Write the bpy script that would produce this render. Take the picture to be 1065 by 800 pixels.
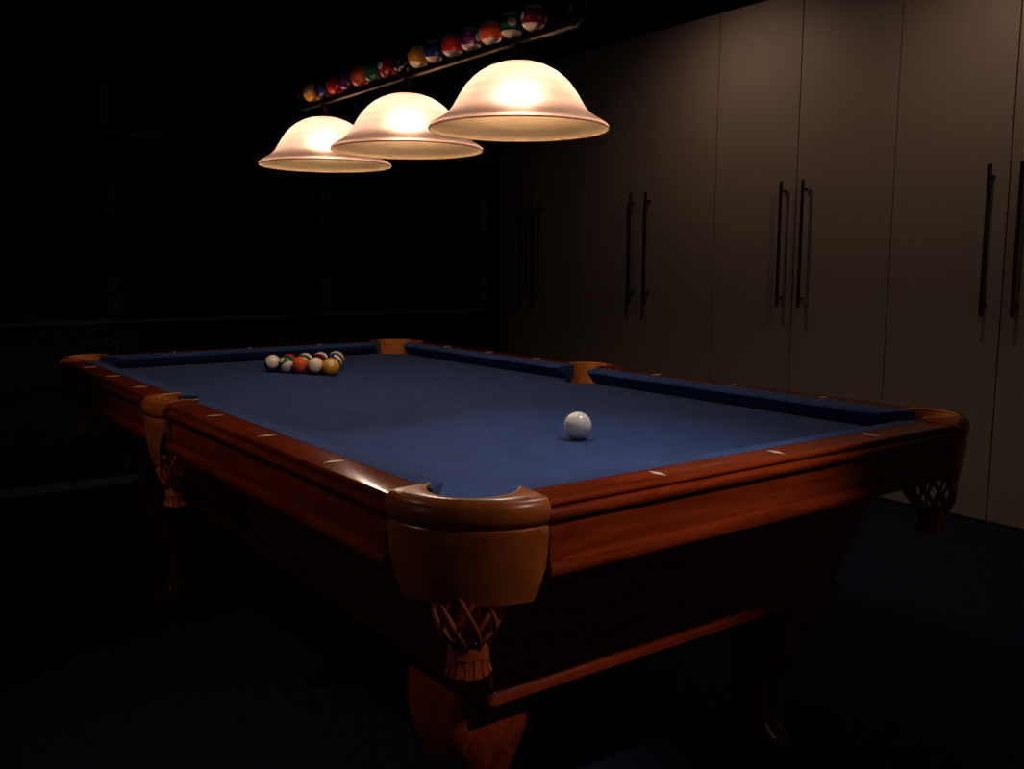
import bpy, bmesh, math, random
from mathutils import Vector, Matrix

random.seed(7)
PI = math.pi
for o in list(bpy.data.objects):
    bpy.data.objects.remove(o)
SC = bpy.context.scene
COL = SC.collection

# ------------------------------------------------------------------ camera
RAIL = 0.80            # rail top above the floor
W, L = 1.1176, 2.2352  # playing field, nose to nose
CAM_POS = Vector((-0.7220, -1.0681, RAIL + 0.3128))
YAW, PITCH, ROLL, FPX = -0.63494, 0.12776, 0.00368, 974.88
fw = Vector((-math.sin(YAW) * math.cos(PITCH), math.cos(YAW) * math.cos(PITCH), -math.sin(PITCH)))
rt = Vector((math.cos(YAW), math.sin(YAW), 0))
up = rt.cross(fw)
rt2 = rt * math.cos(ROLL) + up * math.sin(ROLL)
up2 = up * math.cos(ROLL) - rt * math.sin(ROLL)
cam_data = bpy.data.cameras.new('camera')
cam_data.sensor_width = 36
cam_data.lens = FPX / 1065 * 36
cam_data.clip_start = 0.02
cam = bpy.data.objects.new('camera', cam_data)
M4 = Matrix.Identity(4)
for i in range(3):
    M4[i][0], M4[i][1], M4[i][2], M4[i][3] = rt2[i], up2[i], -fw[i], CAM_POS[i]
cam.matrix_world = M4
COL.objects.link(cam)
SC.camera = cam

# ------------------------------------------------------------------ world, exposure, light levels
world = bpy.data.worlds.new('world')
SC.world = world
world.use_nodes = True
world.node_tree.nodes['Background'].inputs[0].default_value = (0.5, 0.6, 0.8, 1)
world.node_tree.nodes['Background'].inputs[1].default_value = 0.0
SC.view_settings.view_transform = 'Standard'
SC.view_settings.look = 'None'
SC.view_settings.gamma = 1
SC.view_settings.use_curve_mapping = False
SC.view_settings.exposure = 0.0
BULB = 215.0            # emission strength of the three lamp bulbs
BULB_COL = (1.0, 0.76, 0.58)
CEIL = 2.475           # ceiling height
# recessed ceiling spots: (x, y, aim point, watts, cone degrees, colour)
SPOTS = [
    ((0.95, 0.00), (0.34, 0.26, 0.755), 54.0, 44, (1.0, 0.92, 0.88)),
    ((0.62, -1.52), (0.34, -0.13, 0.775), 115.0, 23, (1.0, 0.80, 0.66)),
    ((-1.30, 0.95), (-0.12, 0.80, 0.58), 24.0, 54, (1.0, 0.74, 0.54)),
    ((2.66, 2.30), (3.30, 2.30, 0.9), 9.0, 165, (1.0, 0.68, 0.50)),
    ((2.66, 0.86), (3.30, 0.86, 0.9), 9.0, 165, (1.0, 0.68, 0.50)),
]
# windows behind the camera: (wall, centre along the wall, centre height, width, height, strength)
WINDOWS = [('back', 1.55, 1.45, 0.9, 1.1, 0.42), ('left', 0.35, 1.40, 0.7, 1.1, 0.48)]
WIN_COL = (0.92, 0.94, 1.0)

# ------------------------------------------------------------------ helpers
def link(o, parent=None):
    COL.objects.link(o)
    if parent is not None:
        o.parent = parent
    return o

def mesh_obj(name, bm, mat, parent=None, smooth=False, angle=40):
    bmesh.ops.recalc_face_normals(bm, faces=bm.faces)
    me = bpy.data.meshes.new(name)
    bm.to_mesh(me)
    bm.free()
    if mat is not None:
        me.materials.append(mat)
    if smooth:
        me.polygons.foreach_set('use_smooth', [True] * len(me.polygons))
        if angle < 180:
            me.set_sharp_from_angle(angle=math.radians(angle))
    return link(bpy.data.objects.new(name, me), parent)

def empty(name, loc=(0, 0, 0)):
    o = bpy.data.objects.new(name, None)
    o.empty_display_size = 0.05
    o.location = loc
    return link(o)

def tag(o, label=None, cat=None, group=None, kind=None):
    if label: o['label'] = label
    if cat: o['category'] = cat
    if group: o['group'] = group
    if kind: o['kind'] = kind
    return o

def add_box(bm, x0, x1, y0, y1, z0, z1, bevel=0):
    r = bmesh.ops.create_cube(bm, size=1)
    vs = r['verts']
    for v in vs:
        v.co = Vector(((x0 + x1) / 2 + v.co.x * (x1 - x0), (y0 + y1) / 2 + v.co.y * (y1 - y0), (z0 + z1) / 2 + v.co.z * (z1 - z0)))
    if bevel:
        es = list({e for v in vs for e in v.link_edges})
        bmesh.ops.bevel(bm, geom=es, offset=bevel, segments=2, affect='EDGES', profile=0.5)
    return bm

def box(x0, x1, y0, y1, z0, z1, bevel=0):
    return add_box(bmesh.new(), x0, x1, y0, y1, z0, z1, bevel)

def loft(bm, rings, closed=True, caps=True):
    R = [[bm.verts.new(p) for p in ring] for ring in rings]
    n = len(R[0])
    for a, b in zip(R, R[1:]):
        for i in range(n if closed else n - 1):
            j = (i + 1) % n
            bm.faces.new((a[i], a[j], b[j], b[i]))
    if caps and closed:
        bm.faces.new(R[0])
        bm.faces.new(R[-1][::-1])
    return bm

def lathe(bm, prof, n=32, cx=0, cy=0, caps=False):
    rings = [[(cx + r * math.cos(2 * PI * k / n), cy + r * math.sin(2 * PI * k / n), z) for k in range(n)] for r, z in prof]
    return loft(bm, rings, True, caps)

def tube(bm, pts, rad, n=8, caps=True):
    pts = [Vector(p) for p in pts]
    rings = []
    ref = Vector((0, 0, 1))
    for i, p in enumerate(pts):
        d = (pts[min(i + 1, len(pts) - 1)] - pts[max(i - 1, 0)]).normalized()
        a = d.cross(ref)
        if a.length < 1e-3:
            a = d.cross(Vector((1, 0, 0)))
        a.normalize()
        b = a.cross(d)
        r = rad[i] if isinstance(rad, (list, tuple)) else rad
        rings.append([p + (a * math.cos(2 * PI * k / n) + b * math.sin(2 * PI * k / n)) * r for k in range(n)])
    return loft(bm, rings, True, caps)

# ------------------------------------------------------------------ materials
def new_mat(name):
    m = bpy.data.materials.new(name)
    m.use_nodes = True
    nt = m.node_tree
    return m, nt, nt.nodes['Principled BSDF']

def noise_mix(nt, bsdf, c1, c2, scale=(1, 1, 1), nscale=5.0, detail=4, lo=0.35, hi=0.65, coords='Object', dist=0.0):
    tc = nt.nodes.new('ShaderNodeTexCoord')
    mp = nt.nodes.new('ShaderNodeMapping')
    mp.inputs['Scale'].default_value = scale
    nz = nt.nodes.new('ShaderNodeTexNoise')
    nz.inputs['Scale'].default_value = nscale
    nz.inputs['Detail'].default_value = detail
    nz.inputs['Distortion'].default_value = dist
    cr = nt.nodes.new('ShaderNodeValToRGB')
    cr.color_ramp.elements[0].position = lo
    cr.color_ramp.elements[1].position = hi
    cr.color_ramp.elements[0].color = (*c1, 1)
    cr.color_ramp.elements[1].color = (*c2, 1)
    nt.links.new(tc.outputs[coords], mp.inputs[0])
    nt.links.new(mp.outputs[0], nz.inputs['Vector'])
    nt.links.new(nz.outputs[0], cr.inputs[0])
    nt.links.new(cr.outputs[0], bsdf.inputs['Base Color'])
    return mp, nz, cr

def bump(nt, bsdf, src, strength=0.2, distance=0.002):
    b = nt.nodes.new('ShaderNodeBump')
    b.inputs['Strength'].default_value = strength
    b.inputs['Distance'].default_value = distance
    nt.links.new(src, b.inputs['Height'])
    nt.links.new(b.outputs[0], bsdf.inputs['Normal'])

def plain(name, col, rough=0.6, metal=0.0, spec=0.5, coat=0.0):
    m, nt, b = new_mat(name)
    b.inputs['Base Color'].default_value = (*col, 1)
    b.inputs['Roughness'].default_value = rough
    b.inputs['Metallic'].default_value = metal
    b.inputs['Specular IOR Level'].default_value = spec
    b.inputs['Coat Weight'].default_value = coat
    b.inputs['Coat Roughness'].default_value = 0.12
    return m

def wood(name, scale):
    m, nt, b = new_mat(name)
    mp, nz, cr = noise_mix(nt, b, (0.105, 0.012, 0.003), (0.235, 0.034, 0.008), scale, 6.0, 6, 0.3, 0.72, 'Object', 0.6)
    b.inputs['Roughness'].default_value = 0.14
    b.inputs['Specular IOR Level'].default_value = 0.30
    b.inputs['Coat Weight'].default_value = 0.0
    b.inputs['Coat Roughness'].default_value = 0.10
    bump(nt, b, nz.outputs[0], 0.02, 0.0006)
    return m

WOOD_X = wood('mahogany_along_short_side', (0.7, 9, 9))
WOOD_Y = wood('mahogany_along_long_side', (9, 0.7, 9))
WOOD_Z = wood('mahogany_upright', (9, 9, 0.9))

def leather(name, c1, c2, rough):
    m, nt, b = new_mat(name)
    mp, nz, cr = noise_mix(nt, b, c1, c2, (1, 1, 1), 26.0, 5, 0.35, 0.7)
    b.inputs['Roughness'].default_value = rough
    nz2 = nt.nodes.new('ShaderNodeTexVoronoi')
    nz2.inputs['Scale'].default_value = 420
    nt.links.new(mp.outputs[0], nz2.inputs['Vector'])
    bump(nt, b, nz2.outputs['Distance'], 0.10, 0.0004)
    b.inputs['Specular IOR Level'].default_value = 0.3
    return m

LEATHER = leather('tan_pocket_leather', (0.29, 0.066, 0.012), (0.41, 0.105, 0.021), 0.26)
LEATHER_EDGE = leather('light_leather_edge', (0.46, 0.145, 0.030), (0.62, 0.215, 0.05), 0.5)
LEATHER_NET = leather('net_leather', (0.30, 0.050, 0.016), (0.42, 0.085, 0.026), 0.34)
THREAD = plain('seam_thread', (0.10, 0.035, 0.01), 0.7)

def cloth(name, c1, c2):
    m, nt, b = new_mat(name)
    mp, nz, cr = noise_mix(nt, b, c1, c2, (1, 1, 1), 16.0, 8, 0.3, 0.72)
    b.inputs['Roughness'].default_value = 0.95
    b.inputs['Specular IOR Level'].default_value = 0.12
    b.inputs['Sheen Weight'].default_value = 0.12
    b.inputs['Sheen Roughness'].default_value = 0.4
    # pale lint and chalk specks
    n2 = nt.nodes.new('ShaderNodeTexNoise')
    n2.inputs['Scale'].default_value = 150
    n2.inputs['Detail'].default_value = 2
    m2 = nt.nodes.new('ShaderNodeMapping')
    m2.inputs['Scale'].default_value = (1, 0.55, 1)
    nt.links.new(mp.outputs[0], m2.inputs[0])
    nt.links.new(m2.outputs[0], n2.inputs['Vector'])
    r2 = nt.nodes.new('ShaderNodeValToRGB')
    r2.color_ramp.elements[0].position = 0.70
    r2.color_ramp.elements[1].position = 0.80
    mx = nt.nodes.new('ShaderNodeMix')
    mx.data_type = 'RGBA'
    sc = nt.nodes.new('ShaderNodeMath'); sc.operation = 'MULTIPLY'; sc.inputs[1].default_value = 0.35
    nt.links.new(n2.outputs[0], r2.inputs[0])
    nt.links.new(r2.outputs[0], sc.inputs[0])
    nt.links.new(sc.outputs[0], mx.inputs['Factor'])
    nt.links.new(cr.outputs[0], mx.inputs['A'])
    mx.inputs['B'].default_value = (0.13, 0.18, 0.32, 1)
    nt.links.new(mx.outputs['Result'], b.inputs['Base Color'])
    n3 = nt.nodes.new('ShaderNodeTexNoise')
    n3.inputs['Scale'].default_value = 900
    nt.links.new(mp.outputs[0], n3.inputs['Vector'])
    bump(nt, b, n3.outputs[0], 0.25, 0.0006)
    return m

CLOTH = cloth('navy_billiard_cloth', (0.013, 0.034, 0.125), (0.024, 0.053, 0.180))
PEARL = plain('pearl_sight', (0.75, 0.66, 0.50), 0.25)
STEEL = plain('steel', (0.62, 0.62, 0.64), 0.25, 1.0)
DARK_METAL = plain('black_bronze', (0.006, 0.005, 0.0045), 0.6, 0.0, 0.2)
TRIM_METAL = plain('brass_trim', (0.20, 0.15, 0.09), 0.5, 0.6)
HANDLE_MAT = plain('dark_bar_handle', (0.030, 0.024, 0.019), 0.42, 0.7)
SLATE = plain('slate_black', (0.010, 0.010, 0.012), 0.9)

def laminate():
    m, nt, b = new_mat('taupe_laminate')
    mp, nz, cr = noise_mix(nt, b, (0.262, 0.212, 0.178), (0.276, 0.225, 0.190), (6, 6, 0.5), 7, 4, 0.3, 0.7)
    b.inputs['Roughness'].default_value = 0.55
    b.inputs['Specular IOR Level'].default_value = 0.3
    return m
LAMINATE = laminate()
CARCASS = plain('cabinet_carcass', (0.03, 0.024, 0.02), 0.8)

def surf(name, c1, c2, nscale, rough, bumpk=0.0, bs=300):
    m, nt, b = new_mat(name)
    mp, nz, cr = noise_mix(nt, b, c1, c2, (1, 1, 1), nscale, 5, 0.3, 0.7)
    b.inputs['Roughness'].default_value = rough
    b.inputs['Specular IOR Level'].default_value = 0.15
    if bumpk:
        n3 = nt.nodes.new('ShaderNodeTexNoise')
        n3.inputs['Scale'].default_value = bs
        nt.links.new(mp.outputs[0], n3.inputs['Vector'])
        bump(nt, b, n3.outputs[0], bumpk, 0.003)
    return m
CARPET = surf('navy_carpet', (0.008, 0.014, 0.036), (0.014, 0.022, 0.054), 40, 1.0, 0.6, 500)
BLACK_WALL = surf('black_painted_wall', (0.0030, 0.0024, 0.0022), (0.0046, 0.0036, 0.0032), 6, 0.85)
BLACK_CEIL = surf('black_painted_ceiling', (0.0026, 0.0022, 0.0020), (0.0040, 0.0034, 0.0030), 6, 0.9)
DOOR_MAT = surf('dark_brown_door_skin', (0.0058, 0.0036, 0.0030), (0.0080, 0.0050, 0.0042), 9, 0.6)
DOOR_METAL = plain('dull_galvanised', (0.036, 0.037, 0.038), 0.5, 0.4)
SEAL = plain('grey_rubber_seal', (0.060, 0.064, 0.066), 0.7)

def glass_shade():
    m, nt, b = new_mat('alabaster_glass')
    nt.nodes.remove(b)
    out = nt.nodes['Material Output']
    tc = nt.nodes.new('ShaderNodeTexCoord')
    mp = nt.nodes.new('ShaderNodeMapping')
    mp.inputs['Scale'].default_value = (3, 3, 30)
    nz = nt.nodes.new('ShaderNodeTexNoise')
    nz.inputs['Scale'].default_value = 1.6
    nz.inputs['Detail'].default_value = 6
    nz.inputs['Distortion'].default_value = 0.8
    nt.links.new(tc.outputs['Object'], mp.inputs[0])
    nt.links.new(mp.outputs[0], nz.inputs['Vector'])
    cr = nt.nodes.new('ShaderNodeValToRGB')
    cr.color_ramp.elements[0].position = 0.30
    cr.color_ramp.elements[1].position = 0.66
    cr.color_ramp.elements[0].color = (0.74, 0.60, 0.48, 1)
    cr.color_ramp.elements[1].color = (0.93, 0.80, 0.75, 1)
    nt.links.new(nz.outputs[0], cr.inputs[0])
    tr = nt.nodes.new('ShaderNodeBsdfTranslucent')
    rf = nt.nodes.new('ShaderNodeBsdfRefraction')
    rf.inputs['Roughness'].default_value = 1.0
    rf.inputs['IOR'].default_value = 1.33
    df = nt.nodes.new('ShaderNodeBsdfDiffuse')
    tan = nt.nodes.new('ShaderNodeMix'); tan.data_type = 'RGBA'; tan.blend_type = 'MULTIPLY'
    tan.inputs['Factor'].default_value = 1.0
    tan.inputs['B'].default_value = (0.95, 0.78, 0.48, 1)
    nt.links.new(cr.outputs[0], tan.inputs['A'])
    dim = nt.nodes.new('ShaderNodeMix'); dim.data_type = 'RGBA'; dim.blend_type = 'MULTIPLY'
    dim.inputs['Factor'].default_value = 1.0
    dim.inputs['B'].default_value = (0.46, 0.365, 0.348, 1)
    nt.links.new(cr.outputs[0], dim.inputs['A'])
    for n in (tr, rf):
        nt.links.new(dim.outputs['Result'], n.inputs['Color'])
    nt.links.new(tan.outputs['Result'], df.inputs['Color'])
    m1 = nt.nodes.new('ShaderNodeMixShader'); m1.inputs[0].default_value = 0.24
    nt.links.new(tr.outputs[0], m1.inputs[1])
    nt.links.new(rf.outputs[0], m1.inputs[2])
    m2 = nt.nodes.new('ShaderNodeMixShader'); m2.inputs[0].default_value = 0.25
    nt.links.new(m1.outputs[0], m2.inputs[1])
    nt.links.new(df.outputs[0], m2.inputs[2])
    nt.links.new(m2.outputs[0], out.inputs['Surface'])
    return m
SHADE = glass_shade()

def emitter(name, col, s):
    m, nt, b = new_mat(name)
    b.inputs['Base Color'].default_value = (0.8, 0.8, 0.8, 1)
    b.inputs['Emission Color'].default_value = (*col, 1)
    b.inputs['Emission Strength'].default_value = s
    return m
BULB_MAT = emitter('lit_bulb', BULB_COL, BULB)

# ------------------------------------------------------------------ the room
XL, YB = -2.7, -2.8                  # left wall, wall behind
CAB_X, ALC_Y = 3.296, 4.62           # front of the wardrobes, end of the alcove
XR = 3.90
DOOR_Y = 3.84                        # inner skin of the garage door
DX0, DX1 = -1.80, 2.705
tag(mesh_obj('floor', box(XL, XR, YB, ALC_Y + 0.1, -0.05, 0.0), CARPET), kind='structure')
tag(mesh_obj('ceiling', box(XL, XR, YB, ALC_Y + 0.1, CEIL, CEIL + 0.05), BLACK_CEIL), kind='structure')
tag(mesh_obj('wall_left', box(XL - 0.1, XL, YB, ALC_Y + 0.1, 0, CEIL), BLACK_WALL), kind='structure')
tag(mesh_obj('wall_right', box(XR, XR + 0.1, YB, ALC_Y + 0.1, 0, CEIL), BLACK_WALL), kind='structure')
tag(mesh_obj('wall_back', box(XL - 0.1, XR + 0.1, YB - 0.1, YB, 0, CEIL), BLACK_WALL), kind='structure')
bm = box(XL, DX1 + 0.055, DOOR_Y + 0.07, ALC_Y + 0.1, 0, CEIL)
tag(mesh_obj('wall_front', bm, BLACK_WALL), kind='structure')
tag(mesh_obj('wall_alcove', box(DX1 + 0.055, XR, ALC_Y, ALC_Y + 0.1, 0, CEIL), BLACK_WALL), kind='structure')

# windows
WHITE_FRAME = plain('grey_window_frame', (0.05, 0.05, 0.05), 0.5)
for wi, (wall, c, cz, w, h, st) in enumerate(WINDOWS):
    pane_mat = emitter('daylit_pane_%d' % (wi + 1), WIN_COL, st)
    root = empty('window_%d' % (wi + 1), (c, YB, cz) if wall == 'back' else (XL, c, cz))
    root.rotation_euler.z = 0 if wall == 'back' else -PI / 2
    tag(root, kind='structure')
    bm = bmesh.new()
    for x0, x1, z0, z1 in ((-w / 2 - 0.05, -w / 2, -h / 2 - 0.05, h / 2 + 0.05), (w / 2, w / 2 + 0.05, -h / 2 - 0.05, h / 2 + 0.05),
                           (-w / 2, w / 2, h / 2, h / 2 + 0.05), (-w / 2, w / 2, -h / 2 - 0.05, -h / 2), (-0.025, 0.025, -h / 2, h / 2)):
        add_box(bm, x0, x1, 0.0, 0.045, z0, z1, 0.003)
    mesh_obj('window_frame', bm, WHITE_FRAME, root)
    for x0, x1 in ((-w / 2 + 0.001, -0.026), (0.026, w / 2 - 0.001)):
        mesh_obj('pane', box(x0, x1, 0.004, 0.012, -h / 2 + 0.001, h / 2 - 0.001), pane_mat, root)

# sectional garage door
gd = empty('door_1', (0, DOOR_Y, 0))
tag(gd, 'wide dark sectional garage door behind the pool table', kind='structure')
joints = [0.045, 0.50, 0.96, 1.42, 1.88, 2.36]
for a, b_ in zip(joints, joints[1:]):
    bm = box(DX0, DX1, 0.012, 0.05, a + 0.003, b_ - 0.003, 0.003)
    # raised rim and stiles that frame each section from inside
    n = 4
    xs = [DX0 + (DX1 - DX0) * k / n for k in range(n + 1)]
    for k, x in enumerate(xs):
        x0 = max(DX0, x - 0.035); x1 = min(DX1, x + 0.035)
        add_box(bm, x0, x1, 0.0, 0.012, a + 0.003, b_ - 0.003)
    for za, zb in ((a + 0.003, a + 0.03), (b_ - 0.03, b_ - 0.003)):
        for x0, x1 in zip(xs, xs[1:]):
            add_box(bm, max(DX0, x0 + 0.035), x1 - 0.035, 0.002, 0.012, za, zb)
    mesh_obj('door_section', bm, DOOR_MAT, gd)
for z in (0.83, 1.74, 2.33):
    bm = box(DX0, DX1, -0.030, -0.001, z - 0.004, z + 0.004)
    add_box(bm, DX0, DX1, -0.032, -0.029, z - 0.014, z + 0.004)
    mesh_obj('strut', bm, DOOR_MAT if z > 2 else DOOR_METAL, gd)
hinge_me = None
for x in (DX0 + 0.035, -0.68, 0.45, 1.58, DX1 - 0.035):
    for z in joints[1:-1]:
        if hinge_me is None:
            bm = bmesh.new()
            add_box(bm, -0.026, 0.026, -0.004, -0.0005, 0.012, 0.085, 0.002)
            add_box(bm, -0.026, 0.026, -0.004, -0.0005, -0.085, -0.012, 0.002)
            tube(bm, [(-0.03, -0.012, 0), (0.03, -0.012, 0)], 0.012, 10)
            h = mesh_obj('hinge', bm, DOOR_METAL, gd, True)
            hinge_me = h.data
        else:
            h = link(bpy.data.objects.new('hinge', hinge_me), gd)
        h.location = (x, 0, z)
bm = box(0.443, 0.457, -0.018, -0.001, 0.62, 0.72, 0.003)
add_box(bm, 0.425, 0.475, -0.03, -0.001, 0.715, 0.735, 0.003)
mesh_obj('lock_bar', bm, DOOR_METAL, gd)
bm = box(0.452, 0.472, -0.025, -0.001, 0.055, 0.14, 0.003)
mesh_obj('lift_handle', bm, DOOR_METAL, gd)
bm = box(DX0, DX1, -0.004, 0.052, 0.002, 0.022, 0.004)
add_box(bm, DX0, DX1, -0.001, 0.05, 0.022, 0.044, 0.002)
mesh_obj('bottom_seal', bm, SEAL, gd)
for x in (DX0 - 0.03, DX1 + 0.03):
    tag(mesh_obj('trim_1' if x < 0 else 'trim_2', box(x - 0.022, x + 0.022, DOOR_Y - 0.05, DOOR_Y + 0.069, 0, 2.40, 0.004), BLACK_WALL), kind='structure')

# ------------------------------------------------------------------ wardrobes along the right wall
door_me, handle_me = {}, None
def door_mesh(w, h):
    key = (round(w, 4), round(h, 4))
    if key not in door_me:
        bm = box(0, 0.02, -w / 2, w / 2, 0, h, 0.0015)
        bmesh.ops.recalc_face_normals(bm, faces=bm.faces)
        me = bpy.data.meshes.new('door'); bm.to_mesh(me); bm.free(); me.materials.append(LAMINATE)
        door_me[key] = me
    return door_me[key]

def handle_mesh():
    global handle_me
    if handle_me is None:
        bm = bmesh.new()
        tube(bm, [(-0.038, 0, -0.318), (-0.038, 0, 0.318)], 0.0085, 12)
        for z in (-0.27, 0.27):
            tube(bm, [(-0.038, 0, z), (0.001, 0, z)], 0.0065, 10)
        bmesh.ops.recalc_face_normals(bm, faces=bm.faces)
        me = bpy.data.meshes.new('handle'); bm.to_mesh(me); bm.free(); me.materials.append(HANDLE_MAT)
        me.polygons.foreach_set('use_smooth', [True] * len(me.polygons))
        me.set_sharp_from_angle(angle=math.radians(40))
        handle_me = me
    return handle_me

seams = [-0.70, 0.37, 1.432, 2.505, 3.60, 4.61]
mids = [-0.165, 0.905, 1.968, 3.075, 4.11]
labels = ['tall taupe wardrobe cabinet, fifth from the garage door',
          'tall taupe wardrobe cabinet, fourth from the garage door',
          'tall taupe wardrobe cabinet, third from the garage door',
          'tall taupe wardrobe cabinet, second from the garage door',
          'tall taupe wardrobe cabinet standing in the dark corner by the garage door']
for i in range(5):
    a, b_, c = seams[i], seams[i + 1], mids[i]
    wd = empty('wardrobe_cabinet', (CAB_X, c, 0))
    tag(wd, labels[i], 'wardrobe', 'wardrobe cabinets along the wall')
    mesh_obj('carcass', box(0.021, 0.595, a - c + 0.0005, b_ - c - 0.0005, 0.0, 2.46), CARCASS, wd)
    for y0, y1, s in ((a - c, 0.0, -1), (0.0, b_ - c, 1)):
        w = y1 - y0 - 0.005
        d = link(bpy.data.objects.new('door', door_mesh(w, 2.445)), wd)
        d.location = (0, (y0 + y1) / 2, 0.012)
        hd = link(bpy.data.objects.new('handle', handle_mesh()), d)
        hd.location = (0, -(y0 + y1) / 2 + s * 0.066, 1.217 - 0.012)

# ------------------------------------------------------------------ ceiling spots
for i, ((x, y), aim, watts, cone, colr) in enumerate(SPOTS):
    root = empty('ceiling_spotlight', (x, y, CEIL))
    lab = ['small recessed ceiling spotlight aimed at the cloth of the pool table', 'small recessed ceiling spotlight aimed at the short apron of the pool table', 'small recessed ceiling spotlight aimed at the long apron of the pool table', 'small recessed ceiling spotlight above the third wardrobe from the garage door',
           'small recessed ceiling spotlight above the fourth wardrobe from the garage door'][i]
    tag(root, lab, 'spotlight', 'recessed ceiling spotlights')
    bm = bmesh.new()
    lathe(bm, [(0.040, 0.0), (0.052, 0.0), (0.054, -0.004), (0.050, -0.008), (0.040, -0.006), (0.036, 0.0)], 28)
    mesh_obj('trim_ring', bm, DARK_METAL, root, True)
    bm = bmesh.new()
    lathe(bm, [(0.002, -0.001), (0.036, -0.001)], 28)
    mesh_obj('lens', bm, SLATE, root)
    ld = bpy.data.lights.new('spot_light', 'SPOT')
    ld.energy = watts
    ld.color = colr
    ld.spot_size = math.radians(cone)
    ld.spot_blend = 1.0
    ld.shadow_soft_size = 0.075 if i == 0 else 0.03
    lo = bpy.data.objects.new('spot_light', ld)
    link(lo, root)
    dirv = Vector(aim) - Vector((x, y, CEIL - 0.035))
    lo.location = (0, 0, -0.035)
    lo.rotation_euler = dirv.to_track_quat('-Z', 'Y').to_euler()

# ------------------------------------------------------------------ pool table
TB = empty('pool_table', (W / 2, L / 2, 0))
tag(TB, 'mahogany pool table with navy cloth and leather drop pockets', 'pool table')
OFF = Vector((-W / 2, -L / 2, 0))     # children are built in room coordinates and shifted to the table's base
def tpart(name, bm, mat, parent=None, smooth=False, angle=40):
    if parent is None:
        bmesh.ops.translate(bm, verts=bm.verts, vec=OFF)
        return mesh_obj(name, bm, mat, TB, smooth, angle)
    bmesh.ops.translate(bm, verts=bm.verts, vec=OFF)
    return mesh_obj(name, bm, mat, parent, smooth, angle)

BED = RAIL - 0.045
def side(kind, u, s, z):
    return {'l': (-u, s, z), 'r': (W + u, s, z), 'n': (s, -u, z), 'f': (s, L + u, z)}[kind]

def prism(bm, kind, prof, f0, f1, nseg=1):
    rings = []
    for k in range(nseg + 1):
        t = k / nseg
        rings.append([side(kind, u, f0(u) * (1 - t) + f1(u) * t, RAIL + z) for u, z in prof])
    return loft(bm, rings)

# bed: slate and cloth, with holes left for the pockets
bm = bmesh.new()
HC = 0.030    # corner pocket centre outside the nose lines
HS = 0.045    # side pocket centre outside the nose line
def arc_pts(cx, cy, r, a0, a1, n):
    return [(cx + r * math.cos(math.radians(a0 + (a1 - a0) * k / n)), cy + r * math.sin(math.radians(a0 + (a1 - a0) * k / n))) for k in range(n + 1)]
E_ = 0.05
out = []
q = E_ + 0.0
out += arc_pts(-HC, -HC, 0.062, 95, -5, 10)
out += arc_pts(W + HC, -HC, 0.062, 185, 85, 10)
out += arc_pts(W + HS, L / 2, 0.060, 265, 95, 12)
out += arc_pts(W + HC, L + HC, 0.062, 275, 175, 10)
out += arc_pts(-HC, L + HC, 0.062, 5, -95, 10)
out += arc_pts(-HS, L / 2, 0.060, 85, -85, 12)
loft(bm, [[(x, y, BED - 0.028) for x, y in out], [(x, y, BED - 0.001) for x, y in out], [(x, y, BED) for x, y in out]])
bed = tpart('bed_cloth', bm, CLOTH)
bed['label'] = 'navy blue felt playing surface'

CUSH = [(0.052, 0.0), (0.030, -0.0015), (0.008, -0.0045), (0.002, -0.0065), (0.0, -0.010), (0.004, -0.013), (0.032, -0.042), (0.052, -0.042)]
RAILP = [(0.052, -0.0005), (0.108, -0.0005), (0.112, -0.0015), (0.1145, -0.005), (0.1145, -0.008), (0.1105, -0.0095), (0.1105, -0.012),
         (0.118, -0.0135), (0.1225, -0.017), (0.1235, -0.021), (0.1215, -0.026), (0.116, -0.029), (0.111, -0.030), (0.111, -0.036), (0.052, -0.036)]
APR = [(0.085, -0.036), (0.1135, -0.036), (0.1135, -0.082), (0.1160, -0.084), (0.1215, -0.0865), (0.1235, -0.091), (0.1235, -0.098), (0.1205, -0.1045), (0.085, -0.1045)]
cn, sd = 0.0415, 0.072
segs = [('l', 'c', 's', 0), ('l', 's', 'c', 1), ('r', 'c', 's', 0), ('r', 's', 'c', 1), ('n', 'c', 'c', 0), ('f', 'c', 'c', 0)]
D_ = W / 4
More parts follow.
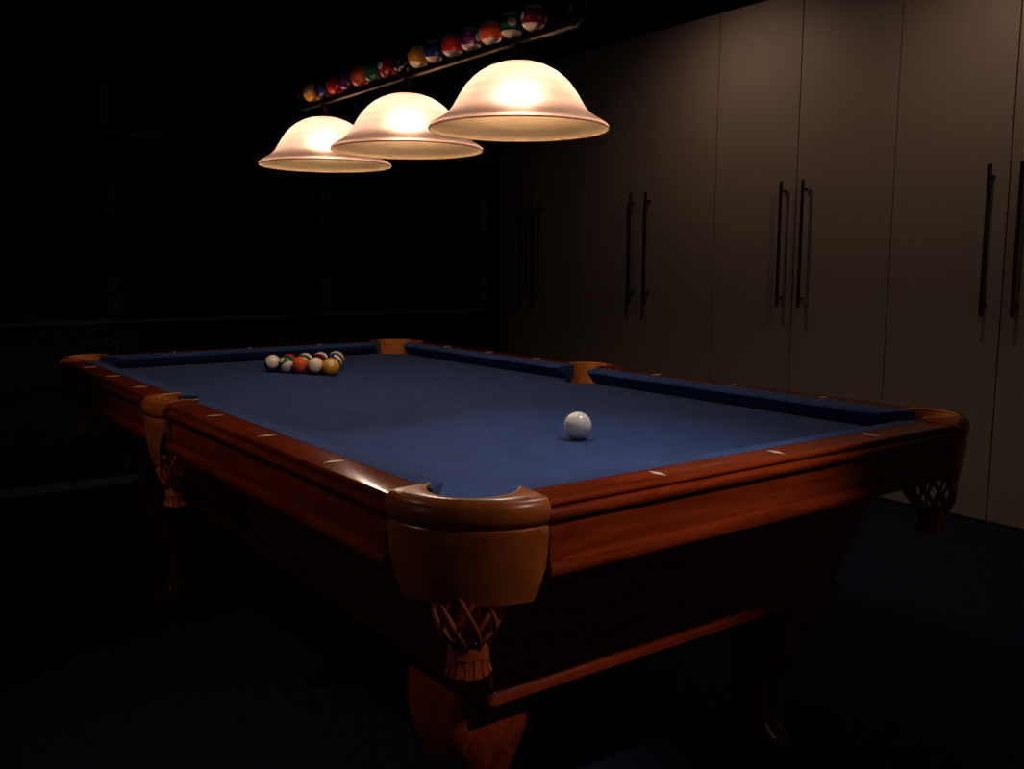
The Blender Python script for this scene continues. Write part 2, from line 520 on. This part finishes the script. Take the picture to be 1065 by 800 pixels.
for kind, e0, e1, half in segs:
    full = L if kind in 'lr' else W
    mid = L / 2
    wm = WOOD_Y if kind in 'lr' else WOOD_X
    def endf(e, first, base_c, k_c, base_s, k_s):
        if e == 'c':
            return (lambda u: base_c - k_c * u) if first else (lambda u: full - base_c + k_c * u)
        return (lambda u: mid + base_s - k_s * u) if first else (lambda u: mid - base_s + k_s * u)
    bm = bmesh.new()
    prism(bm, kind, CUSH, endf(e0, True, 0.083, 1.05, 0.069, 0.25), endf(e1, False, 0.083, 1.05, 0.069, 0.25), 10)
    tpart('cushion', bm, CLOTH, None, True, 50)
    bm = bmesh.new()
    prism(bm, kind, RAILP, endf(e0, True, cn, 0.0, sd, 0), endf(e1, False, cn, 0.0, sd, 0), 8)
    rail = tpart('rail', bm, wm, None, True, 28)
    bm = bmesh.new()
    prism(bm, kind, APR, endf(e0, True, cn, 0.0, sd - 0.004, 0), endf(e1, False, cn, 0.0, sd - 0.004, 0), 8)
    f0 = endf(e0, True, cn, 0, sd - 0.004, 0)(0); f1 = endf(e1, False, cn, 0, sd - 0.004, 0)(0)
    for a, b_ in ((f0, f0 + 0.020), (f1 - 0.020, f1)):
        P = [(0.112, -0.0362), (0.1185, -0.0362), (0.1195, -0.040), (0.1195, -0.086), (0.112, -0.088)]
        prism(bm, kind, P, lambda u: a, lambda u: b_)
    tpart('apron', bm, wm, None, True, 28)
    # pearl sights, let into the rail
    if kind in 'lr':
        ks = (1, 2, 3) if half == 0 else (5, 6, 7)
    else:
        ks = (1, 2, 3)
    for k in ks:
        bm = bmesh.new()
        s0 = k * D_ if kind in 'nf' else k * L / 8
        # long diamond across the rail
        pts = [(0.0805 - 0.0190, 0), (0.0805, 0.0062), (0.0805 + 0.0190, 0), (0.0805, -0.0062)]
        loft(bm, [[side(kind, u, s0 + ds, RAIL - 0.003) for u, ds in pts], [side(kind, u, s0 + ds, RAIL + 0.0002) for u, ds in pts]])
        tpart('sight', bm, PEARL, rail)

# cabinet body: four slanting sides, base moulding
ZB0, ZB1 = RAIL - 0.106, RAIL - 0.386
def rect_ring(e, z, r=0.012):
    pts = []
    for cx, cy, a in ((W - e - r, L - e - r, 0), (e + r, L - e - r, 90), (e + r, e + r, 180), (W - e - r, e + r, 270)):
        for k in range(4):
            t = math.radians(a + 30 * k)
            pts.append((cx + r * math.cos(t), cy + r * math.sin(t), z))
    return pts
bm = bmesh.new()
loft(bm, [rect_ring(e, z) for e, z in ((0.030, RAIL - 0.0735), (0.030, ZB0), (0.100, RAIL - 0.365), (0.101, ZB1))])
body = tpart('cabinet_body', bm, WOOD_X, None, True, 25)
bm = bmesh.new()
prof = [(0.100, RAIL - 0.364), (0.095, RAIL - 0.366), (0.0915, RAIL - 0.371), (0.0905, RAIL - 0.378), (0.0905, RAIL - 0.388), (0.094, RAIL - 0.3905), (0.12, RAIL - 0.391)]
loft(bm, [rect_ring(e, z) for e, z in prof], True, False)
tpart('base_moulding', bm, WOOD_X, None, True, 50)

# legs
LEG = [(0.4095, 0.012, 0.086, 0.30), (0.385, 0.016, 0.088, 0.30), (0.350, 0.018, 0.088, 0.35), (0.310, 0.012, 0.082, 0.45), (0.262, 0.000, 0.070, 0.6),
       (0.210, -0.016, 0.056, 0.8), (0.160, -0.028, 0.045, 0.9), (0.115, -0.032, 0.039, 1.0), (0.085, -0.027, 0.040, 1.0), (0.060, -0.012, 0.050, 1.0),
       (0.042, -0.002, 0.058, 1.0), (0.026, 0.0, 0.058, 1.0), (0.016, 0.0, 0.048, 1.0)]
def squircle(hx, rnd, n=24):
    pts = []
    p = 2.0 + (1 - rnd) * 5
    for k in range(n):
        t = 2 * PI * k / n
        c, s_ = math.cos(t), math.sin(t)
        r = (abs(c) ** p + abs(s_) ** p) ** (-1 / p)
        pts.append((hx * r * c, hx * r * s_))
    return pts
for fx, fy, ox, oy in ((0.148, 0.235, -1, -1), (W - 0.148, 0.235, 1, -1), (0.148, L - 0.235, -1, 1), (W - 0.148, L - 0.235, 1, 1)):
    bm = bmesh.new()
    rings = []
    for z, off, h, rnd in LEG:
        cx, cy = fx + ox * off * 0.707, fy + oy * off * 0.707
        rings.append([(cx + a, cy + b_, z) for a, b_ in squircle(h, rnd)])
    loft(bm, rings)
    leg = tpart('leg', bm, WOOD_Z, None, True, 60)
    bm = bmesh.new()
    lathe(bm, [(0.012, 0.017), (0.020, 0.016), (0.024, 0.008), (0.024, 0.001), (0.012, 0.0)], 20, fx, fy, True)
    tpart('leveller', bm, STEEL, leg, True)
    bm = bmesh.new()
    bx = fx - ox * 0.050
    by = fy - 0.072 if oy < 0 else fy + 0.072
    tube(bm, [(bx, by - 0.004, 0.392), (bx, by - 0.024 if oy < 0 else by + 0.016, 0.392)], 0.006, 10)
    tpart('bolt', bm, STEEL, leg, True)

# pockets -------------------------------------------------------------
def lattice(bm, cx, cy, r0, r1, z0, z1, cx1, cy1, n=10, turns=0.15, w=0.0034):
    for k in range(n):
        for sgn in (1, -1):
            pts = []
            for j in range(7):
                t = j / 6
                a = 2 * PI * (k / n + sgn * turns * t)
                r = r0 + (r1 - r0) * t + 0.012 * math.sin(PI * t) + sgn * 0.0010
                pts.append((cx + (cx1 - cx) * t + r * math.cos(a), cy + (cy1 - cy) * t + r * math.sin(a), z0 + (z1 - z0) * t))
            tube(bm, pts, [w * (1.0 if j % 3 else 1.25) for j in range(7)], 6)

def pocket_bits(root, cx, cy, nx, ny, r0):
    """liner seen through the mouth, woven net, collar and fringe"""
    ztop, znet, zcol, zend = RAIL - 0.122, RAIL - 0.206, RAIL - 0.222, RAIL - 0.248
    bm = bmesh.new()
    lattice(bm, cx, cy, r0, 0.026, ztop, znet, nx, ny)
    tpart('net', bm, LEATHER_NET, root, True, 180)
    bm = bmesh.new()
    lathe(bm, [(0.026, znet + 0.008), (0.030, znet + 0.004), (0.0285, (znet + zcol) / 2), (0.030, zcol), (0.024, zcol - 0.001)], 24, nx, ny)
    tpart('collar', bm, LEATHER_NET, root, True, 60)
    bm = bmesh.new()
    n = 15
    for k in range(n):
        a = 2 * PI * k / n
        d = Vector((math.cos(a), math.sin(a), 0)); t = Vector((-d.y, d.x, 0))
        c = Vector((nx, ny, 0))
        fl = random.uniform(0.0, 0.004)
        rings = []
        for r, z, w in ((0.0285, zcol + 0.003, 0.0048), (0.0295, (zcol + zend) / 2, 0.0055), (0.0315 + fl * 0.6, zend + fl, 0.0058)):
            p = c + d * r
            rings.append([(p + t * w + Vector((0, 0, z))), (p - t * w + Vector((0, 0, z))), (p - t * w - d * 0.0025 + Vector((0, 0, z))), (p + t * w - d * 0.0025 + Vector((0, 0, z)))])
        loft(bm, rings)
    tpart('fringe', bm, LEATHER_NET, root)

def smooth(a, b_, x):
    t = max(0, min(1, (x - a) / (b_ - a)))
    return t * t * (3 - 2 * t)

def leather_sheet(outer, inner, zbot, n=48):
    """outer(t, r) -> xy at extra radius r, inner(t) -> xy, t in 0..1; returns bmesh of the pocket leather with thickness"""
    rings = []
    for i in range(n + 1):
        t = i / n
        zb = zbot(t)
        I = Vector((*inner(t), 0))
        def O(r, z):
            return Vector((*outer(t, r), RAIL + z))
        I0 = Vector((I.x, I.y, RAIL + 0.006)); I1 = Vector((I.x, I.y, RAIL + 0.0005))
        o_top = O(-0.004, 0.005)
        ring = [I1, I0, I0.lerp(o_top, 0.5) + Vector((0, 0, 0.0012)), o_top]
        for r, z in ((0.002, 0.002), (0.0065, -0.005), (0.0085, -0.013), (0.0080, -0.022), (0.0045, -0.0295), (0.0005, -0.0325), (0.0040, -0.0360)):
            ring.append(O(r, z))
        for k in range(1, 8):
            f = k / 7
            z = -0.036 + (zb + 0.036) * f
            ring.append(O(0.0058 - 0.004 * f - 0.012 * f * f * max(0, (-zb - 0.09) / 0.05), z))
        e = O(-0.001 - 0.012 * max(0, (-zb - 0.09) / 0.05), zb + 0.0005)
        # back face
        ring.append(O(-0.0035 - 0.012 * max(0, (-zb - 0.09) / 0.05), zb + 0.001))
        ring.append(O(-0.0008, -0.050))
        ring.append(O(-0.0035, -0.034))
        ring.append(O(-0.0040, -0.004))
        rings.append(ring)
    bm = bmesh.new()
    loft(bm, rings)
    return bm

def rim_cord(inner, n=40):
    bm = bmesh.new()
    tube(bm, [(*inner(i / n), RAIL + 0.0042) for i in range(n + 1)], 0.0026, 8)
    return bm

def stitches(outer, n=44, r=-0.005):
    bm = bmesh.new()
    for i in range(n):
        t = 0.10 + 0.80 * i / n
        a, b_ = outer(t, r), outer(t + 0.80 / n * 0.6, r)
        tube(bm, [(*a, RAIL + 0.0062), (*b_, RAIL + 0.0062)], 0.0007, 5)
    return bm

corner_lab = {}
for mx, my in ((1, 1), (-1, 1), (1, -1), (-1, -1)):
    # built for the corner at (0, 0) and mirrored
    def T(x, y, mx=mx, my=my):
        return (x if mx > 0 else W - x, y if my > 0 else L - y)
    cA = 0.040; RA = 0.153
    def outer(t, r):
        th = math.radians(179.5 + 91 * t)
        R_ = RA + r
        x, y = cA + R_ * math.cos(th), cA + R_ * math.sin(th)
        if th < PI: x, y = cA - R_, cA + R_ * math.sin(th)
        if th > 1.5 * PI: x, y = cA + R_ * math.cos(th), cA - R_
        return T(x, y)
    def inner(t):
        ph = math.radians(225 + (t - 0.5) * 206)
        return T(-HC + 0.018 + 0.066 * math.cos(ph), -HC + 0.018 + 0.066 * math.sin(ph))
    def zbot(t):
        u = min(t, 1 - t)
        return -0.090 - 0.050 * smooth(0.0, 0.06, u)
    root = tpart('pocket', leather_sheet(outer, inner, zbot), LEATHER, None, True, 40)
    root['label'] = 'tan leather corner pocket'
    tpart('rim_edge', rim_cord(inner), LEATHER_EDGE, root, True, 180)
    tpart('stitching', stitches(outer), THREAD, root)
    bm = bmesh.new()
    rings = []
    for r, z in ((0.0655, RAIL + 0.003), (0.066, RAIL - 0.04), (0.064, RAIL - 0.09), (0.060, RAIL - 0.124)):
        rings.append([(*T(-HC + 0.018 + r * math.cos(math.radians(225 + (k / 24 - 0.5) * 200)), -HC + 0.018 + r * math.sin(math.radians(225 + (k / 24 - 0.5) * 200))), z) for k in range(25)])
    loft(bm, rings, False)
    tpart('liner', bm, LEATHER_EDGE, root, True, 180)
    h = T(-HC + 0.008, -HC + 0.008); hn = T(-HC - 0.004, -HC - 0.004)
    pocket_bits(root, h[0], h[1], hn[0], hn[1], 0.051)
for mx in (1, -1):
    def T(x, y, mx=mx):
        return (x if mx > 0 else W - x, y)
    def outer(t, r):
        s_ = (t - 0.5) * 2
        return T(-0.119 - r - 0.022 * (1 - s_ * s_), L / 2 + 0.080 * s_)
    def inner(t):
        ph = math.radians(180 - (t - 0.5) * 2 * 100)
        return T(-HS - 0.010 + 0.060 * math.cos(ph), L / 2 + 0.064 * math.sin(ph))
    def zbot(t):
        u = min(t, 1 - t)
        return -0.060 - 0.090 * smooth(0.02, 0.36, u)
    root = tpart('pocket', leather_sheet(outer, inner, zbot, 32), LEATHER, None, True, 40)
    root['label'] = 'tan leather side pocket'
    tpart('rim_edge', rim_cord(inner), LEATHER_EDGE, root, True, 180)
    bm = bmesh.new()
    rings = []
    for r, z in ((0.0585, RAIL + 0.003), (0.060, RAIL - 0.04), (0.060, RAIL - 0.09), (0.056, RAIL - 0.124)):
        rings.append([(*T(-HS - 0.010 + r * math.cos(math.radians(180 + (k / 24 - 0.5) * 200)), L / 2 + r * math.sin(math.radians(180 + (k / 24 - 0.5) * 200))), z) for k in range(25)])
    loft(bm, rings, False)
    tpart('liner', bm, LEATHER_EDGE, root, True, 180)
    h = T(-HS - 0.022, L / 2)
    pocket_bits(root, h[0], h[1], *T(-HS - 0.034, L / 2), 0.047)

# ------------------------------------------------------------------ balls
BR = 0.028575
bm = bmesh.new()
bmesh.ops.create_uvsphere(bm, u_segments=40, v_segments=24, radius=BR)
ball_base = bpy.data.meshes.new('ball'); bm.to_mesh(ball_base); bm.free()
ball_base.polygons.foreach_set('use_smooth', [True] * len(ball_base.polygons))
IVORY = (0.80, 0.72, 0.58)
BALLC = {1: (0.80, 0.40, 0.03), 2: (0.02, 0.04, 0.22), 3: (0.62, 0.025, 0.02), 4: (0.12, 0.025, 0.16), 5: (0.80, 0.12, 0.035), 6: (0.012, 0.10, 0.055),
         7: (0.25, 0.012, 0.022), 8: (0.010, 0.010, 0.011)}
NAMEC = ['yellow', 'blue', 'red', 'purple', 'orange', 'green', 'maroon', 'black']

def ball_mat(n):
    m, nt, b = new_mat('ball_%d' % n)
    b.inputs['Roughness'].default_value = 0.12
    b.inputs['Coat Weight'].default_value = 0.3
    col = BALLC[n if n <= 8 else n - 8]
    tc = nt.nodes.new('ShaderNodeTexCoord')
    sp = nt.nodes.new('ShaderNodeSeparateXYZ')
    nt.links.new(tc.outputs['Object'], sp.inputs[0])
    def mth(op, a, b_=None):
        nd = nt.nodes.new('ShaderNodeMath'); nd.operation = op
        for i, v in enumerate((a, b_)):
            if v is None: continue
            if isinstance(v, (int, float)): nd.inputs[i].default_value = v
            else: nt.links.new(v, nd.inputs[i])
        return nd.outputs[0]
    disc = mth('LESS_THAN', mth('SQRT', mth('ADD', mth('MULTIPLY', sp.outputs[1], sp.outputs[1]), mth('MULTIPLY', sp.outputs[2], sp.outputs[2]))), 0.0094)
    fac = disc
    if n > 8:
        fac = mth('MAXIMUM', disc, mth('GREATER_THAN', mth('ABSOLUTE', sp.outputs[2]), BR * 0.56))
    mx = nt.nodes.new('ShaderNodeMix'); mx.data_type = 'RGBA'
    nt.links.new(fac, mx.inputs['Factor'])
    mx.inputs['A'].default_value = (*col, 1)
    mx.inputs['B'].default_value = (*IVORY, 1)
    nt.links.new(mx.outputs['Result'], b.inputs['Base Color'])
    return m

INK = plain('number_ink', (0.008, 0.008, 0.008), 0.3)
ball_me, num_me = {}, {}
def numeral_mesh(n):
    cu = bpy.data.curves.new('numeral', 'FONT')
    cu.body = str(n)
    cu.size = 0.0130 if n < 10 else 0.0110
    cu.align_x = 'CENTER'; cu.align_y = 'CENTER'
    cu.resolution_u = 2
    o = bpy.data.objects.new('numeral', cu)
    COL.objects.link(o)
    dg = bpy.context.evaluated_depsgraph_get()
    me = bpy.data.meshes.new_from_object(o.evaluated_get(dg))
    bpy.data.objects.remove(o); bpy.data.curves.remove(cu)
    bm = bmesh.new(); bm.from_mesh(me)
    bmesh.ops.subdivide_edges(bm, edges=bm.edges, cuts=1)
    for v in bm.verts:
        v.co = Vector((BR, v.co.x, v.co.y)).normalized() * (BR + 0.00025)
    bm.to_mesh(me); bm.free()
    me.materials.clear(); me.materials.append(INK)
    return me

def pool_ball(n, loc, rot, label, group):
    if n not in ball_me:
        me = ball_base.copy(); me.materials.clear(); me.materials.append(ball_mat(n))
        ball_me[n] = me
        num_me[n] = numeral_mesh(n)
    o = bpy.data.objects.new('pool_ball', ball_me[n])
    link(o); o.location = loc; o.rotation_euler = rot
    tag(o, label, 'pool ball', group)
    for k in (0, 1):
        link(bpy.data.objects.new('number', num_me[n]), o).rotation_euler.z = k * PI
    return o

def ball_words(n):
    c = NAMEC[(n - 1) % 8]
    return ('solid %s' % c) if n <= 8 else ('%s striped' % c)

R_ = math.radians
rack = [[1], [11, 2], [5, 8, 10], [14, 6, 7, 4], [12, 3, 13, 15, 9]]
place = {1: 'at the apex of the racked triangle on the cloth'}
for r, row in enumerate(rack):
    for c, n in enumerate(row):
        loc = (0.586 + (c - r / 2) * 2.004 * BR, 1.690 + r * 2.004 * BR * 0.8661, BED + BR + 0.0003)
        rot = {1: (0.4, 0.5, 1.2), 11: (R_(70), 0, R_(-30)), 5: (1.2, 0.9, 2.2), 14: (R_(-50), R_(35), R_(20)), 12: (R_(58), R_(10), R_(-25)),
               3: (0.5, 0.2, 4.3), 13: (R_(40), R_(20), R_(10)), 15: (R_(30), R_(-40), 0.3), 9: (R_(25), R_(-35), 0.4), 4: (0.3, 0.5, 4.0),
               10: (R_(60), R_(30), 0.5)}.get(n, (random.uniform(0, 6), random.uniform(0, 6), random.uniform(0, 6)))
        where = 'at the apex of the racked triangle' if r == 0 else 'in row %s of the racked triangle on the table' % ['', 'two', 'three', 'four', 'five'][r]
        pool_ball(n, loc, rot, '%s pool ball number %d %s' % (ball_words(n), n, where), 'balls racked on the table')

me = ball_base.copy(); me.materials.clear()
cue_m, nt, b = new_mat('cue_ball_ivory')
noise_mix(nt, b, (0.70, 0.66, 0.60), (0.82, 0.79, 0.74), (1, 1, 1), 60, 4, 0.35, 0.6)
b.inputs['Roughness'].default_value = 0.22
me.materials.append(cue_m)
cb = bpy.data.objects.new('cue_ball', me); link(cb)
cb.location = (0.514, 0.381, BED + BR + 0.0003)
tag(cb, 'plain white cue ball alone on the navy cloth', 'cue ball')

# ------------------------------------------------------------------ hanging lamp over the table
LX = 0.5588
LY = [0.649, 1.142, 1.639]
ZR = RAIL + 0.610       # rim height
ZBAR = RAIL + 0.838 - BR
lamp = empty('billiard_lamp', (LX, 1.142, ZR))
tag(lamp, 'hanging billiard lamp with three lit glass bell shades on a dark bar', 'lamp')
def lpart(name, bm, mat, parent=lamp, smooth=False, angle=40, off=None):
    bmesh.ops.translate(bm, verts=bm.verts, vec=Vector((-LX, -1.142, -ZR)))
    return mesh_obj(name, bm, mat, parent, smooth, angle)
bm = box(LX - 0.010, LX + 0.010, 0.455, 1.80, ZBAR - 0.016, ZBAR - 0.0015, 0.002)
lpart('bar', bm, DARK_METAL)
for y0, y1 in ((0.515, 0.590), (0.672, 1.068), (1.138, 1.540)):
    bm = bmesh.new()
    tube(bm, [(LX - 0.0105, y0, ZBAR - 0.0165), (LX - 0.0105, y1, ZBAR - 0.0165)], 0.0026, 8)
    lpart('trim_rod', bm, TRIM_METAL, lamp, True)
for y, s in ((0.455, -1), (1.80, 1)):
    bm = bmesh.new()
    pts = []
    for k in range(15):
        a = -PI / 2 + k / 14 * 1.6 * PI
        rr = 0.036 * (1 - 0.45 * k / 14)
        pts.append((LX, y + s * (0.0 + rr * math.cos(a)), ZBAR - 0.010 + 0.036 + rr * math.sin(a)))
    tube(bm, pts, 0.006, 8)
    lpart('scroll', bm, DARK_METAL, lamp, True)
for y in (0.9586, 1.4407):
    bm = bmesh.new()
    tube(bm, [(LX, y, ZBAR - 0.01), (LX, y, CEIL - 0.02)], 0.005, 10)
    lathe(bm, [(0.004, CEIL - 0.030), (0.035, CEIL - 0.026), (0.055, CEIL - 0.012), (0.058, CEIL - 0.0005), (0.004, CEIL - 0.0005)], 24, LX, y)
    lpart('suspension_rod', bm, DARK_METAL, lamp, True)
SH = [(0.2000, -0.0005), (0.2005, 0.004), (0.1975, 0.0080), (0.190, 0.0130), (0.178, 0.0200), (0.165, 0.0280), (0.1545, 0.0370), (0.1470, 0.0470), (0.1400, 0.0590),
      (0.1335, 0.0700), (0.1260, 0.0820), (0.1165, 0.0950), (0.1040, 0.1080), (0.0880, 0.1210), (0.0680, 0.1325), (0.0460, 0.1405), (0.0240, 0.1445), (0.0200, 0.1447)]
for y in LY:
    sm = bpy.data.meshes.new('shade')
    bm = bmesh.new()
    lathe(bm, SH, 72)
    shade = mesh_obj('shade', bm, SHADE, lamp, True, 180)
    shade.location = Vector((LX, y, ZR)) - Vector((LX, 1.142, ZR))
    shade['label'] = 'lit alabaster glass bell shade'
    bm = bmesh.new()   # rolled rim
    rings = []
    for k in range(73):
        a = 2 * PI * k / 72
        rings.append([((0.1990 + 0.0018 * math.cos(2 * PI * j / 8)) * math.cos(a), (0.1990 + 0.0018 * math.cos(2 * PI * j / 8)) * math.sin(a), 0.0 + 0.0018 * math.sin(2 * PI * j / 8)) for j in range(8)])
    loft(bm, rings, True, False)
    mesh_obj('rim', bm, SHADE, shade, True, 180)
    bm = bmesh.new()
    lathe(bm, [(0.004, 0.1435), (0.026, 0.1436), (0.027, 0.1475), (0.020, 0.151), (0.011, 0.154), (0.010, ZBAR - 0.016 - ZR), (0.003, ZBAR - 0.016 - ZR)], 20)
    st = mesh_obj('stem', bm, DARK_METAL, lamp, True)
    st.location = shade.location
    bm = bmesh.new()
    lathe(bm, [(0.003, 0.1430), (0.020, 0.1428), (0.022, 0.083), (0.003, 0.0825)], 20)
    so = mesh_obj('socket', bm, DARK_METAL, lamp, True)
    so.location = shade.location
    bm = bmesh.new()
    prof = [(0.013, 0.0822), (0.014, 0.071)] + [(0.021 * math.sin(R_(a)), 0.0500 + 0.021 * math.cos(R_(a))) for a in (40, 60, 80, 100, 120, 140, 160, 176)]
    lathe(bm, prof, 20)
    bu = mesh_obj('bulb', bm, BULB_MAT, lamp, True, 180)
    bu.location = shade.location

yaws = {1: 215, 3: 165, 5: 160, 6: 170, 7: 190, 9: 150, 13: 160}
for k in range(15):
    n = k + 1
    y = 1.722 - k * 0.08036
    yaw = yaws.get(n, random.uniform(90, 300))
    pool_ball(n, (LX, y, ZBAR + BR), (0, R_(random.uniform(-8, 8)), R_(yaw)), '%s pool ball number %d in the row on the lamp bar' % (ball_words(n), n), 'balls lined up on the lamp bar')
